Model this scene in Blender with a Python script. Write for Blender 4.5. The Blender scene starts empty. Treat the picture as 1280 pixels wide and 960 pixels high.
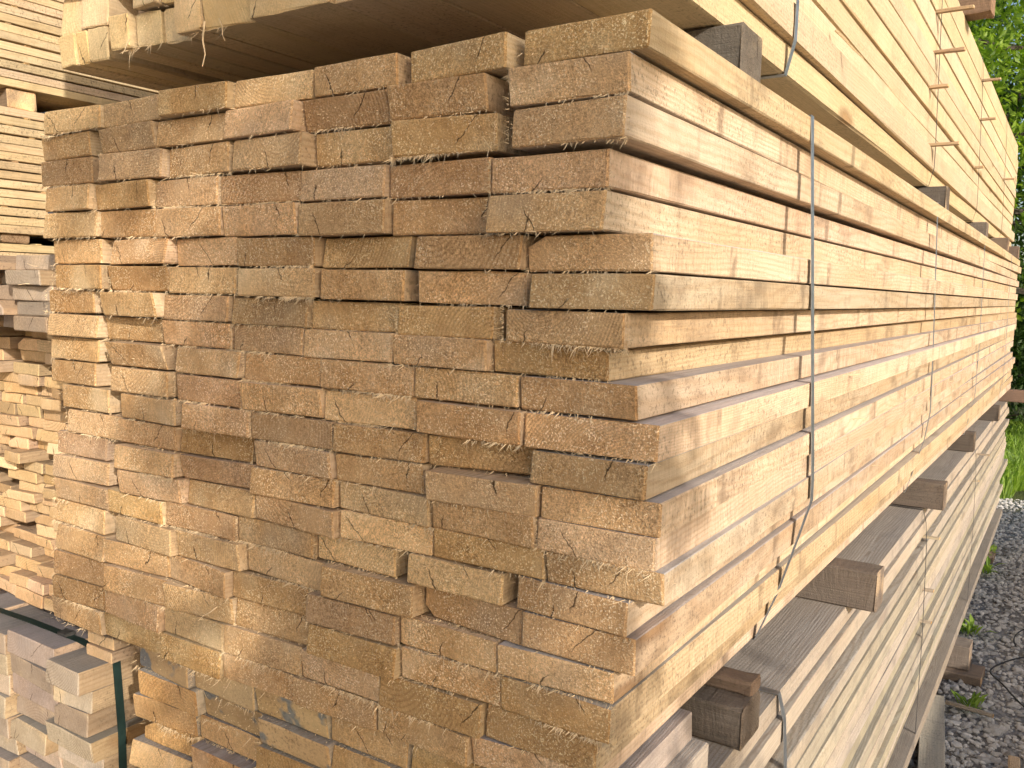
import bpy, bmesh, math, random
from mathutils import Vector, Matrix, noise as mnoise

# ------------------------------------------------------------------ camera, sky, sun, exposure
scene = bpy.context.scene
G0 = 1.07                                   # height of the big package's underside above the ground
R = math.radians
cam_data = bpy.data.cameras.new('camera')
cam = bpy.data.objects.new('camera', cam_data)
scene.collection.objects.link(cam)
scene.camera = cam
cam_data.sensor_fit = 'HORIZONTAL'
cam_data.sensor_width = 36.0
cam_data.lens = 36.0 * 1101.67 / 1280.0
cam_data.clip_start = 0.02
cam_data.clip_end = 600
_yaw, _pit, _rol = R(32.7072), R(-5.7956), R(1.0813)
_fw = Vector((-math.sin(_yaw) * math.cos(_pit), math.cos(_yaw) * math.cos(_pit), math.sin(_pit)))
_r = Vector((math.cos(_yaw), math.sin(_yaw), 0)); _u = _r.cross(_fw)
_r2 = _r * math.cos(_rol) + _u * math.sin(_rol); _u2 = _u * math.cos(_rol) - _r * math.sin(_rol)
cam.matrix_world = Matrix(((_r2.x, _u2.x, -_fw.x, 0.4195), (_r2.y, _u2.y, -_fw.y, -0.8254),
                           (_r2.z, _u2.z, -_fw.z, 0.567 + G0), (0, 0, 0, 1)))

SUN_AZ, SUN_EL = 32.0, 21.0                 # degrees from +X towards -Y, degrees above the horizon
sdir = Vector((math.cos(R(SUN_AZ)) * math.cos(R(SUN_EL)), -math.sin(R(SUN_AZ)) * math.cos(R(SUN_EL)), math.sin(R(SUN_EL))))
world = bpy.data.worlds.new('World'); scene.world = world
world.use_nodes = True
wt = world.node_tree; wt.nodes.clear()
wo = wt.nodes.new('ShaderNodeOutputWorld'); wb = wt.nodes.new('ShaderNodeBackground'); ws = wt.nodes.new('ShaderNodeTexSky')
ws.sky_type = 'NISHITA'; ws.sun_disc = False
ws.sun_elevation = R(SUN_EL); ws.sun_rotation = math.atan2(sdir.x, sdir.y)
ws.air_density = 1.0; ws.dust_density = 2.5; ws.ozone_density = 1.0
wb.inputs['Strength'].default_value = 0.15
wt.links.new(ws.outputs[0], wb.inputs[0]); wt.links.new(wb.outputs[0], wo.inputs[0])
sun_data = bpy.data.lights.new('sun', 'SUN'); sun = bpy.data.objects.new('sun', sun_data)
scene.collection.objects.link(sun)
sun_data.energy = 3.8; sun_data.angle = R(0.6); sun_data.color = (1.0, 0.93, 0.83)
sun.rotation_euler = sdir.to_track_quat('Z', 'Y').to_euler(); sun.location = (6, -6, 9)
scene.view_settings.view_transform = 'Standard'; scene.view_settings.look = 'None'
scene.view_settings.exposure = 0.27; scene.view_settings.gamma = 1.0
scene.view_settings.use_curve_mapping = False
scene.cycles.use_denoising = True
scene.cycles.max_bounces = 6; scene.cycles.diffuse_bounces = 3
scene.cycles.use_adaptive_sampling = True; scene.cycles.adaptive_threshold = 0.03

# ------------------------------------------------------------------ scene helpers
col = scene.collection
rng = random.Random(7)

def tag(o, label=None, cat=None, group=None, kind=None):
    if label: o['label'] = label
    if cat: o['category'] = cat
    if group: o['group'] = group
    if kind: o['kind'] = kind
    return o

def empty(name, loc=(0, 0, 0)):
    o = bpy.data.objects.new(name, None); o.empty_display_size = 0.1; o.location = loc
    col.objects.link(o); return o

def link(name, me, parent=None, loc=None, rot=None, color=None):
    o = bpy.data.objects.new(name, me); col.objects.link(o)
    o.location = loc if loc is not None else (0, 0, 0)
    if rot is not None: o.rotation_euler = rot
    if parent is not None:
        o.parent = parent; o.location = o.location - parent.location
    if color is not None: o.color = color
    return o

def mesh(name, verts, faces, mats, midx=None, smooth=False):
    me = bpy.data.meshes.new(name); me.from_pydata(verts, [], faces)
    for m in mats: me.materials.append(m)
    if midx is not None: me.polygons.foreach_set('material_index', midx)
    if smooth: me.polygons.foreach_set('use_smooth', [True] * len(me.polygons))
    me.update(); return me

# ------------------------------------------------------------------ node helper
class NT:
    def __init__(self, name):
        self.mat = bpy.data.materials.new(name); self.mat.use_nodes = True
        self.t = self.mat.node_tree; self.t.nodes.clear()
        self.out = self.n('ShaderNodeOutputMaterial')
        self.bsdf = self.n('ShaderNodeBsdfPrincipled')
        self.l(self.bsdf.outputs[0], self.out.inputs[0])
    def n(self, typ, **kw):
        nd = self.t.nodes.new(typ)
        for k, v in kw.items(): setattr(nd, k, v)
        return nd
    def l(self, a, b): self.t.links.new(a, b)
    def put(self, sock, v):
        if isinstance(v, (int, float)): sock.default_value = v
        elif isinstance(v, (tuple, list)):
            v = tuple(v)
            if len(sock.default_value) == 4 and len(v) == 3: v = v + (1,)
            sock.default_value = v
        else: self.l(v, sock)
    def m(self, op, a, b=0.0, c=None, clamp=False):
        nd = self.n('ShaderNodeMath', operation=op); nd.use_clamp = clamp
        self.put(nd.inputs[0], a); self.put(nd.inputs[1], b)
        if c is not None: self.put(nd.inputs[2], c)
        return nd.outputs[0]
    def vm(self, op, a, b=(0, 0, 0)):
        nd = self.n('ShaderNodeVectorMath', operation=op)
        self.put(nd.inputs[0], a); self.put(nd.inputs[1], b)
        return nd.outputs[0]
    def mix(self, f, a, b, blend='MIX'):
        nd = self.n('ShaderNodeMix', data_type='RGBA', blend_type=blend)
        self.put(nd.inputs[0], f); self.put(nd.inputs[6], a); self.put(nd.inputs[7], b)
        return nd.outputs[2]
    def rng(self, v, a, b, c=0.0, d=1.0):
        nd = self.n('ShaderNodeMapRange'); nd.clamp = True
        self.put(nd.inputs[0], v)
        for i, q in enumerate((a, b, c, d)): self.put(nd.inputs[1 + i], q)
        return nd.outputs[0]
    def noise(self, vec, scale, detail=2.0, rough=0.5, color=False):
        nd = self.n('ShaderNodeTexNoise')
        self.put(nd.inputs['Vector'], vec); nd.inputs['Scale'].default_value = scale
        nd.inputs['Detail'].default_value = detail; nd.inputs['Roughness'].default_value = rough
        return nd.outputs[1] if color else nd.outputs[0]
    def sep(self, v):
        nd = self.n('ShaderNodeSeparateXYZ'); self.put(nd.inputs[0], v); return nd.outputs
    def comb(self, x, y, z):
        nd = self.n('ShaderNodeCombineXYZ')
        for i, q in enumerate((x, y, z)): self.put(nd.inputs[i], q)
        return nd.outputs[0]
    def bump(self, h, dist, strength=1.0, prev=None):
        nd = self.n('ShaderNodeBump'); nd.inputs['Distance'].default_value = dist
        nd.inputs['Strength'].default_value = strength; self.put(nd.inputs['Height'], h)
        if prev is not None: self.l(prev, nd.inputs['Normal'])
        return nd.outputs[0]
    def done(self, color, rough=0.85, normal=None, spec=0.2):
        self.put(self.bsdf.inputs['Base Color'], color); self.put(self.bsdf.inputs['Roughness'], rough)
        self.bsdf.inputs['Specular IOR Level'].default_value = spec
        if normal is not None: self.l(normal, self.bsdf.inputs['Normal'])
        return self.mat

def wood_coords(t):
    tc = t.n('ShaderNodeTexCoord').outputs['Object']
    oi = t.n('ShaderNodeObjectInfo'); rnd = oi.outputs['Random']
    wn = t.n('ShaderNodeTexWhiteNoise', noise_dimensions='1D'); t.put(wn.inputs['W'], t.m('MULTIPLY', rnd, 913.7))
    r1, r2, r3 = t.sep(wn.outputs['Color'])
    P = t.vm('ADD', tc, t.comb(t.m('MULTIPLY', r1, 7.0), t.m('MULTIPLY', rnd, 53.0), t.m('MULTIPLY', r2, 5.0)))
    x, y, z = t.sep(tc)
    wob = t.noise(t.vm('MULTIPLY', P, (1.2, 0.45, 1.2)), 3.0, 2.0, 0.5, color=True)
    wx, wy, wz = t.sep(t.vm('SUBTRACT', wob, (0.5, 0.5, 0.5)))
    dx = t.m('ADD', t.m('SUBTRACT', x, t.m('MULTIPLY', t.m('SUBTRACT', r1, 0.5), 0.17)), t.m('MULTIPLY', wx, 0.05))
    dz = t.m('ADD', t.m('SUBTRACT', z, t.m('MULTIPLY', t.m('SUBTRACT', r2, 0.5), 0.20)), t.m('MULTIPLY', wy, 0.05))
    d = t.m('SQRT', t.m('ADD', t.m('MULTIPLY', dx, dx), t.m('MULTIPLY', dz, dz)))
    n2 = t.noise(P, 38.0, 3.0, 0.6)
    d2 = t.m('ADD', d, t.m('MULTIPLY', n2, 0.004))
    spacing = t.m('ADD', 0.0034, t.m('MULTIPLY', r3, 0.0032))
    ph = t.m('MULTIPLY', t.m('DIVIDE', d2, spacing), 2 * math.pi)
    ring = t.m('POWER', t.m('ADD', 0.5, t.m('MULTIPLY', t.m('SINE', ph), 0.5)), 2.2)
    return dict(tc=tc, P=P, ring=ring, d=d, r=(r1, r2, r3), rnd=rnd, color=oi.outputs['Color'], xyz=(x, y, z), dx=dx, dz=dz)

def wood_side(name, light, dark, stain=(0.16, 0.11, 0.07), stain_amt=0.55, ring_amt=0.35, grey=None, grey_amt=0.0, grey_rng=(0.25, 0.7, 0.45, 1.0), grey_scale=(7, 1.1, 7), saw=1.0, streak=0.5):
    t = NT(name); c = wood_coords(t); P = c['P']
    fib = t.noise(t.vm('MULTIPLY', P, (260, 7, 260)), 1.0, 2.0, 0.6)
    blot = t.noise(t.vm('MULTIPLY', P, (9, 2.2, 9)), 1.0, 2.0, 0.6)
    colr = t.mix(t.rng(blot, 0.3, 0.72), light, dark)
    colr = t.mix(t.m('MULTIPLY', c['ring'], ring_amt), colr, t.mix(1.0, dark, (0.78, 0.68, 0.58), 'MULTIPLY'))
    colr = t.mix(0.34, colr, t.mix(t.rng(fib, 0.25, 0.78), (0.66, 0.62, 0.58), (1.22, 1.2, 1.18)), 'MULTIPLY')
    # saw marks across the board
    sw = t.noise(t.vm('ADD', t.vm('MULTIPLY', P, (10, 170, 22)), t.comb(0, t.m('MULTIPLY', t.noise(P, 9.0, 1.0), 6.0), 0)), 1.0, 2.0, 0.65)
    swm = t.rng(t.noise(t.vm('MULTIPLY', P, (4, 2.6, 4)), 1.0, 1.0), 0.38, 0.62, 0.1, 1.0)
    colr = t.mix(t.m('MULTIPLY', swm, 0.6 * saw), colr, t.mix(t.rng(sw, 0.3, 0.7), (0.7, 0.66, 0.62), (1.18, 1.17, 1.16)), 'MULTIPLY')
    # speckled dirt and mould
    sp = t.noise(P, 170.0, 3.0, 0.7); spm = t.noise(t.vm('MULTIPLY', P, (6, 2.2, 6)), 1.0, 2.0)
    colr = t.mix(t.m('MULTIPLY', t.m('MULTIPLY', t.rng(sp, 0.53, 0.66), t.rng(spm, 0.34, 0.60)), 0.8), colr, stain)
    # water stains and rubbed patches
    st = t.noise(t.vm('MULTIPLY', P, (3.0, 7.0, 12.0)), 1.0, 3.0, 0.6)
    colr = t.mix(t.m('MULTIPLY', t.rng(st, 0.53, 0.74), stain_amt), colr, stain)
    gp = t.n('ShaderNodeNewGeometry').outputs['Position']; gx, gy, gz = t.sep(gp)
    sk = t.noise(t.comb(t.m('MULTIPLY', c['rnd'], 2.0), t.m('MULTIPLY', gy, 17.0), t.m('MULTIPLY', gz, 1.1)), 1.0, 2.0, 0.5)
    sk2 = t.noise(P, 60.0, 2.0)
    colr = t.mix(t.m('MULTIPLY', t.m('MULTIPLY', t.rng(sk, 0.60, 0.72), t.rng(sk2, 0.3, 0.55)), streak), colr, stain)
    # knots
    vo = t.n('ShaderNodeTexVoronoi'); t.put(vo.inputs['Vector'], t.vm('MULTIPLY', P, (5.0, 1.5, 5.0))); vo.inputs['Scale'].default_value = 1.0
    kd = t.m('ADD', vo.outputs['Distance'], t.m('MULTIPLY', t.noise(P, 45.0, 2.0), 0.05))
    colr = t.mix(t.m('MULTIPLY', t.rng(kd, 0.15, 0.085), 0.75), colr, t.mix(t.rng(kd, 0.07, 0.12), (0.34, 0.19, 0.085), (0.16, 0.08, 0.035)))
    if grey is not None:
        gn = t.noise(t.vm('MULTIPLY', P, grey_scale), 1.0, 3.0, 0.6)
        colr = t.mix(t.m('MULTIPLY', t.rng(gn, *grey_rng), grey_amt), colr, t.mix(t.rng(fib, 0.3, 0.7), t.vm('MULTIPLY', grey, (0.7, 0.7, 0.7)), grey))
    colr = t.mix(1.0, colr, c['color'], 'MULTIPLY')
    h = t.m('ADD', t.m('MULTIPLY', fib, 0.5), t.m('MULTIPLY', t.m('MULTIPLY', sw, swm), 0.9 * saw))
    h = t.m('ADD', h, t.m('MULTIPLY', t.noise(P, 420.0, 2.0, 0.6), 0.5))
    nb = t.bump(h, 0.0026, 0.85)
    return t.done(colr, 0.82, nb, 0.25)

def wood_end(name, light, dark, speck=(0.80, 0.56, 0.30), speck_amt=0.7, ring_amt=0.5, crack=1.0, grey_amt=0.15, rough_amt=1.0, grain=0.5):
    t = NT(name); c = wood_coords(t); P = c['P']; r1, r2, r3 = c['r']; x, y, z = c['xyz']
    blot = t.noise(P, 15.0, 3.0, 0.6)
    b2 = t.noise(P, 55.0, 3.0, 0.6)
    f = t.m('ADD', t.rng(blot, 0.3, 0.7, 0.0, 0.7), t.rng(b2, 0.3, 0.7, -0.2, 0.35))
    colr = t.mix(f, dark, light)
    colr = t.mix(t.m('MULTIPLY', t.m('POWER', r2, 2.0), 0.55), colr, t.vm('MULTIPLY', light, (1.12, 1.22, 1.4)))      # some boards are pale sapwood
    colr = t.mix(t.m('MULTIPLY', t.m('POWER', r3, 3.0), 0.4), colr, t.vm('MULTIPLY', dark, (0.9, 0.8, 0.7)))       # some are darker heartwood
    rv = t.m('MULTIPLY', t.rng(t.noise(P, 9.0, 2.0), 0.40, 0.60), t.rng(t.m('FRACT', t.m('MULTIPLY', c['rnd'], 29.7)), 0.2, 0.8, 0.25, 1.0))          # rings come and go under the saw fur
    colr = t.mix(t.m('MULTIPLY', t.m('MULTIPLY', c['ring'], rv), ring_amt), colr, t.mix(1.0, dark, (0.62, 0.55, 0.48), 'MULTIPLY'))
    # pale dense patches round knots and sapwood
    pal = t.noise(P, 11.0, 2.0, 0.4)
    colr = t.mix(t.m('MULTIPLY', t.rng(pal, 0.58, 0.74), 0.65), colr, (0.74, 0.55, 0.34))
    # grey weathering
    gn = t.noise(P, 8.0, 3.0, 0.55)
    colr = t.mix(t.m('MULTIPLY', t.rng(gn, 0.52, 0.74), grey_amt), colr, (0.30, 0.27, 0.23))
    # torn fibres: fine dark pits and pale flecks
    s1 = t.m('ADD', t.m('MULTIPLY', t.noise(P, 190.0, 3.0, 0.8), 0.5), t.m('MULTIPLY', t.noise(P, 470.0, 2.0, 0.8), 0.5)); s2 = t.noise(P, 430.0, 2.0, 0.6)
    gm_ = t.m('MULTIPLY', t.rng(t.noise(P, 14.0, 2.0), 0.3, 0.65, 0.35, 1.5), grain)
    colr = t.mix(gm_, colr, t.mix(t.rng(s1, 0.36, 0.64), (0.42, 0.37, 0.31), (1.5, 1.47, 1.42)), 'MULTIPLY')
    sm = t.rng(t.noise(P, 20.0, 2.0), 0.36, 0.58)
    colr = t.mix(t.m('MULTIPLY', t.m('MULTIPLY', t.rng(s2, 0.565, 0.64), sm), speck_amt), colr, speck)
    # saw scratches, slanting
    sv = t.vm('MULTIPLY', t.comb(t.m('ADD', x, t.m('MULTIPLY', z, t.m('SUBTRACT', r3, 0.5))), 0.0, z), (420, 1, 14))
    sc = t.noise(t.vm('ADD', sv, t.comb(t.m('MULTIPLY', c['rnd'], 91.0), 0, 0)), 1.0, 2.0)
    colr = t.mix(0.4, colr, t.mix(t.rng(sc, 0.3, 0.7), (0.72, 0.68, 0.64), (1.2, 1.2, 1.2)), 'MULTIPLY')
    # drying checks: two wavy cracks on some boards
    ckm = None
    for (ra, rb, off) in ((r1, r2, 0.0), (r3, r1, 0.37)):
        wv = t.m('MULTIPLY', t.m('SUBTRACT', t.noise(P, 34.0, 3.0, 0.7), 0.5), 0.022)
        lx = t.m('SUBTRACT', x, t.m('MULTIPLY', t.m('SUBTRACT', ra, 0.5), 0.12))
        lx = t.m('ADD', lx, t.m('ADD', wv, t.m('MULTIPLY', z, t.m('MULTIPLY', t.m('SUBTRACT', rb, 0.5), 2.2))))
        ln = t.rng(t.m('ABSOLUTE', lx), 0.0014, 0.0004)
        zz = t.m('SUBTRACT', z, t.m('MULTIPLY', t.m('SUBTRACT', rb, 0.5), 0.02))
        sgn = t.m('MULTIPLY', zz, t.m('SUBTRACT', t.m('MULTIPLY', t.m('GREATER_THAN', ra, 0.5), 2.0), 1.0))
        ln = t.m('MULTIPLY', ln, t.rng(sgn, -0.004, 0.003))
        ln = t.m('MULTIPLY', ln, t.m('GREATER_THAN', t.m('FRACT', t.m('ADD', t.m('MULTIPLY', c['rnd'], 17.3), off)), 0.52))
        ckm = ln if ckm is None else t.m('MAXIMUM', ckm, ln)
    colr = t.mix(t.m('MULTIPLY', ckm, 0.9 * crack), colr, (0.055, 0.03, 0.015))
    colr = t.mix(1.0, colr, c['color'], 'MULTIPLY')
    h = t.m('ADD', t.m('MULTIPLY', s1, 1.2), t.m('MULTIPLY', s2, 0.8))
    nb = t.bump(h, 0.0023 * rough_amt, 0.8)
    return t.done(colr, 0.9, nb, 0.15)

def plain(name, color, rough=0.6, metal=0.0, var=0.15, scale=40.0, bump=0.0, spec=0.3):
    t = NT(name); tc = t.n('ShaderNodeTexCoord').outputs['Object']
    nz = t.noise(tc, scale, 4.0, 0.6)
    a = tuple(v * (1 - var) for v in color); b = tuple(v * (1 + var) for v in color)
    t.bsdf.inputs['Metallic'].default_value = metal
    nb = t.bump(nz, bump, 1.0) if bump else None
    return t.done(t.mix(t.rng(nz, 0.3, 0.7), a, b), rough, nb, spec)

M = {}
M['a_side'] = wood_side('sawn_pine_side', (0.73, 0.57, 0.395), (0.61, 0.43, 0.255), stain=(0.23, 0.155, 0.095), stain_amt=0.7, streak=0.75)
M['a_end'] = wood_end('sawn_pine_end', (0.72, 0.465, 0.235), (0.48, 0.28, 0.122), speck=(0.93, 0.72, 0.45), speck_amt=1.0, grain=0.66, grey_amt=0.3)
M['a_top'] = wood_side('skylit_pine_top', (0.60, 0.52, 0.44), (0.54, 0.44, 0.35), stain=(0.3, 0.24, 0.19), stain_amt=0.3, ring_amt=0.2, grey=(0.52, 0.48, 0.45), grey_amt=0.7, saw=0.4, streak=0.3)  # upper faces greyed: the ledges' cool skylight is put into the colour
M['b_side'] = wood_side('fresh_pine_side', (0.71, 0.56, 0.36), (0.64, 0.48, 0.285), stain=(0.32, 0.23, 0.15), stain_amt=0.35, ring_amt=0.2, saw=0.5, streak=0.25)
M['b_end'] = wood_end('fresh_pine_end', (0.86, 0.64, 0.35), (0.75, 0.51, 0.25), speck_amt=0.3, rough_amt=0.5, grain=0.3)
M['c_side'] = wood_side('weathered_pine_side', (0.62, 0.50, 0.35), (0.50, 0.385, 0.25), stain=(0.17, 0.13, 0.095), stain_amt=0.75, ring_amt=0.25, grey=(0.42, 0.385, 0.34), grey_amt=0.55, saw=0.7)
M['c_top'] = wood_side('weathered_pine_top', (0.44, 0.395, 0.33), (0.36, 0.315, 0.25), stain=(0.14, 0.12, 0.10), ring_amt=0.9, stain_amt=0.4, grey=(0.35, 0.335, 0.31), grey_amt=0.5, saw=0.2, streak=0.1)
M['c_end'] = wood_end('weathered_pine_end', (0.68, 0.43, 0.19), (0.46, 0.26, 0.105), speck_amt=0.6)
M['d_side'] = wood_side('planed_pine_side', (0.68, 0.53, 0.325), (0.59, 0.44, 0.245), stain_amt=0.3, ring_amt=0.3, saw=0.25, streak=0.2)
M['f_side'] = wood_side('shed_pine_side', (0.50, 0.365, 0.235), (0.40, 0.28, 0.17), stain_amt=0.3, saw=0.3)
M['f_end'] = wood_end('shed_pine_end', (0.80, 0.56, 0.31), (0.64, 0.41, 0.20), speck_amt=0.25, rough_amt=0.5, grain=0.3)
M['g_end'] = wood_end('grey_pine_end', (0.54, 0.43, 0.32), (0.42, 0.32, 0.225), speck_amt=0.2, grey_amt=0.45, rough_amt=0.5, grain=0.3)
M['g_top'] = wood_side('grey_pine_top', (0.36, 0.31, 0.26), (0.28, 0.24, 0.20), stain_amt=0.25, ring_amt=0.25, grey=(0.30, 0.28, 0.27), grey_amt=0.85, saw=0.4, streak=0.1)
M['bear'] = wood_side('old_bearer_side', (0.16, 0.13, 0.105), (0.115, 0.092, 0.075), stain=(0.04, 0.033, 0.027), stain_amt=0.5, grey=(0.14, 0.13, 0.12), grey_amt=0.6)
M['fuzzy'] = wood_side('furry_sawn_beam', (0.66, 0.46, 0.24), (0.50, 0.31, 0.14), stain=(0.26, 0.15, 0.07), stain_amt=0.7, ring_amt=0.1, saw=0.25, grey=(0.20, 0.22, 0.225), grey_amt=0.85, grey_rng=(0.555, 0.60, 0.0, 1.0), grey_scale=(14, 8, 14))
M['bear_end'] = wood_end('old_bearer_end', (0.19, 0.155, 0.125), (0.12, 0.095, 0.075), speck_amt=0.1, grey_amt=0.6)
M['steel'] = plain('strap_steel', (0.42, 0.44, 0.46), 0.42, 0.85, 0.2, 60.0)
M['strap_dark'] = plain('strap_dark_steel', (0.10, 0.095, 0.09), 0.6, 0.6, 0.3, 60.0)
M['strap_green'] = plain('strap_green_plastic', (0.018, 0.035, 0.03), 0.45, 0.0, 0.25, 30.0)
M['fibre'] = plain('torn_fibre', (0.82, 0.62, 0.38), 0.8, 0.0, 0.3, 30.0)

# ------------------------------------------------------------------ boards
def board_mesh(w, h, L, r, mats, wob=0.0012, bev=0.002, ysegs=(0.06, 0.35, 0.9, 1.7, 2.8, 4.0, 5.0), bow=(0, 0, 0), skew=(0, 0), wane=None, cheap=False, ragged=0.0006, tops=None):
    """board running along +Y from its sawn front end; material 0 sides, 1 ends, 2 upper face when given.
       bow=(sideways, up, sag) offsets at mid length; skew tilts the cut end; wane=(corner, dx, dz) takes a corner off."""
    hw, hh = w / 2, h / 2
    if cheap:
        pts = [(-hw, -hh), (hw, -hh), (hw, hh), (-hw, hh)]
    else:
        b = bev
        pts = [(-hw + b, -hh), (-hw * .33, -hh), (hw * .33, -hh), (hw - b, -hh), (hw, -hh + b), (hw, hh - b),
               (hw - b, hh), (hw * .33, hh), (-hw * .33, hh), (-hw + b, hh), (-hw, hh - b), (-hw, -hh + b)]
        if wane:
            k, ax, az = wane
            if k == 'tl': pts[9] = (-hw + ax, hh); pts[10] = (-hw, hh - az); pts[8] = (max(-hw * .33, -hw + ax + .01), hh)
            if k == 'tr': pts[6] = (hw - ax, hh); pts[5] = (hw, hh - az); pts[7] = (min(hw * .33, hw - ax - .01), hh)
            if k == 'bl': pts[0] = (-hw + ax, -hh); pts[11] = (-hw, -hh + az)
            if k == 'br': pts[3] = (hw - ax, -hh); pts[4] = (hw, -hh + az)
    n = len(pts)
    ys = [0.0] + [y for y in ysegs if y < L - 0.1] + [L]
    if not cheap: ys = [0.0, 0.0016] + ys[1:]
    V = []; F = []; MI = []
    for i, y in enumerate(ys):
        s = math.sin(math.pi * min(1, y / L)); ph = y / L
        ox = bow[0] * s; oz = bow[1] * s
        for (px, pz) in pts:
            jx = r.gauss(0, wob) if not cheap else 0; jz = r.gauss(0, wob * .6) if not cheap else 0
            yy = y
            if i == 0 or (i == 1 and not cheap): yy += skew[0] * px + skew[1] * pz
            sc = 1.0
            if i == 0 and not cheap: yy += abs(r.gauss(0, ragged)); sc = 1 - 0.001 / hh * .5
            V.append((px * sc + jx + ox, yy, pz * sc + jz + oz))
    def top(i):                           # index of the side face: does it look up?
        a = pts[i]; bq = pts[(i + 1) % n]; return (a[1] + bq[1]) / 2 > hh * .97
    for i in range(len(ys) - 1):
        for j in range(n):
            a = i * n + j; b2 = i * n + (j + 1) % n
            F.append((a, b2, b2 + n, a + n)); MI.append(1 if (i == 0 and not cheap) else 2 if (tops and top(j)) else 0)
    if cheap: F.append(tuple(range(n))[::-1]); MI.append(1)
    else:                                 # sawn face: a flat inner field and a ragged rim
        c0 = len(V); ins = .0022
        for (px, pz) in pts:
            qx = math.copysign(max(0, abs(px) - ins), px); qz = math.copysign(max(0, abs(pz) - ins), pz)
            V.append((qx + bow[0] * 0, skew[0] * qx + skew[1] * qz - .0004, qz))
        for j in range(n):
            j2 = (j + 1) % n; F.append((j2, j, c0 + j, c0 + j2)); MI.append(1)
        F.append(tuple(c0 + j for j in range(n))[::-1]); MI.append(1)
    base = (len(ys) - 1) * n
    F.append(tuple(base + j for j in range(n))); MI.append(1)
    return mesh('board', V, F, mats, MI)

def tint(r, amt=0.08, hue=0.012):
    k = 1 + r.gauss(0, amt)
    k = max(0.72, min(1.25, k))
    return (k, k * (1 + r.gauss(0, min(hue, .014))), k * (1 + r.gauss(0, .045)), 1)

def ribbon(name, path, half, thick, mat, parent, axis=Vector((0, 1, 0))):
    """flat strap: path = closed or open list of points, width along axis, with thickness"""
    n = len(path); V = []; F = []
    for i, p in enumerate(path):
        a = path[i - 1] if i else path[0]; b = path[i + 1] if i < n - 1 else path[-1]
        tg = (b - a); tg = tg.normalized() if tg.length > 1e-6 else Vector((0, 0, 1))
        nr = axis.cross(tg).normalized()
        for s in (-1, 1):
            for q in (0, 1): V.append(tuple(p + axis * half * s + nr * thick * q))
    for i in range(n - 1):
        o = i * 4; e = o + 4
        for (a, b) in ((0, 1), (1, 3), (3, 2), (2, 0)): F.append((o + a, o + b, e + b, e + a))
    F.append((0, 2, 3, 1)); F.append((4 * n - 4, 4 * n - 3, 4 * n - 1, 4 * n - 2))
    me = mesh(name, V, F, [mat]); bm = bmesh.new(); bm.from_mesh(me); bmesh.ops.recalc_face_normals(bm, faces=bm.faces); bm.to_mesh(me); bm.free()
    return link(name, me, parent)

def hull(pts):
    pts = sorted(set(pts))
    def half(ps):
        h = []
        for p in ps:
            while len(h) > 1 and (h[-1][0] - h[-2][0]) * (p[1] - h[-2][1]) - (h[-1][1] - h[-2][1]) * (p[0] - h[-2][0]) <= 0: h.pop()
            h.append(p)
        return h
    lo = half(pts); up = half(pts[::-1]); return lo[:-1] + up[:-1]

def strap(parent, rects, y, half, mat, slack=0.0016, name='strap', drift=0.0):
    """band pulled tight round a package: convex outline of its board rectangles at that place"""
    pts = []
    for (x0, x1, z0, z1) in rects: pts += [(x0, z0), (x1, z0), (x0, z1), (x1, z1)]
    h = hull([(round(a, 4), round(b, 4)) for a, b in pts])
    cx = sum(p[0] for p in h) / len(h); cz = sum(p[1] for p in h) / len(h)
    path = []
    for (a, b) in h:
        d = Vector((a - cx, 0, b - cz)); s = Vector((math.copysign(slack, d.x), 0, math.copysign(slack, d.z)))
        path.append(Vector((a, y + drift * (b - cz), b)) + s)
    path.append(path[0].copy())
    return ribbon(name, path, half, 0.0011, mat, parent)

def beam(name, p0, p1, w, h, r, mats, color=None, parent=None, wob=0.0015, bev=0.004):
    """bearer or plank: axis from p0 to p1 (centre line of its underside), w wide, h high"""
    p0 = Vector(p0); p1 = Vector(p1); L = (p1 - p0).length
    me = board_mesh(w, h, L, r, mats, wob=wob, bev=bev, ysegs=(L * .02, L * .3, L * .6, L * .97), ragged=0.002)
    d = (p1 - p0).normalized(); q = d.to_track_quat('Y', 'Z')
    o = link(name, me, parent, color=color or tint(r, .06))
    o.location = p0 + q @ Vector((0, 0, h / 2)) - (parent.location if parent else Vector((0, 0, 0))); o.rotation_mode = 'QUATERNION'; o.rotation_quaternion = q
    return o

# ------------------------------------------------------------------ ground
def ground_mat():
    t = NT('yard_gravel'); P = t.n('ShaderNodeTexCoord').outputs['Object']
    vo = t.n('ShaderNodeTexVoronoi'); t.put(vo.inputs['Vector'], P); vo.inputs['Scale'].default_value = 42.0
    cr, cg, cb = t.sep(vo.outputs['Color'])
    c1 = t.mix(cr, (0.20, 0.195, 0.20), (0.40, 0.385, 0.37))
    c1 = t.mix(t.rng(t.noise(P, 3.0, 4.0), 0.45, 0.7), c1, (0.20, 0.175, 0.14))
    # worn soil and moss away from the aisle
    x, y, z = t.sep(P)
    far = t.rng(t.m('ADD', y, t.m('MULTIPLY', t.noise(P, 0.8, 3.0), 2.0)), 7.3, 8.6)
    c1 = t.mix(far, c1, t.mix(t.noise(P, 5.0, 3.0), (0.07, 0.09, 0.03), (0.13, 0.14, 0.05)))
    nb = t.bump(t.m('ADD', vo.outputs['Distance'], t.noise(P, 120.0, 3.0)), 0.02, 0.8)
    return t.done(c1, 0.9, nb, 0.2)
S = 150
gm = mesh('ground', [(-S, -S, 0), (S, -S, 0), (S, S, 0), (-S, S, 0)], [(0, 1, 2, 3)], [ground_mat()])
tag(link('ground', gm), kind='structure')

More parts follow.
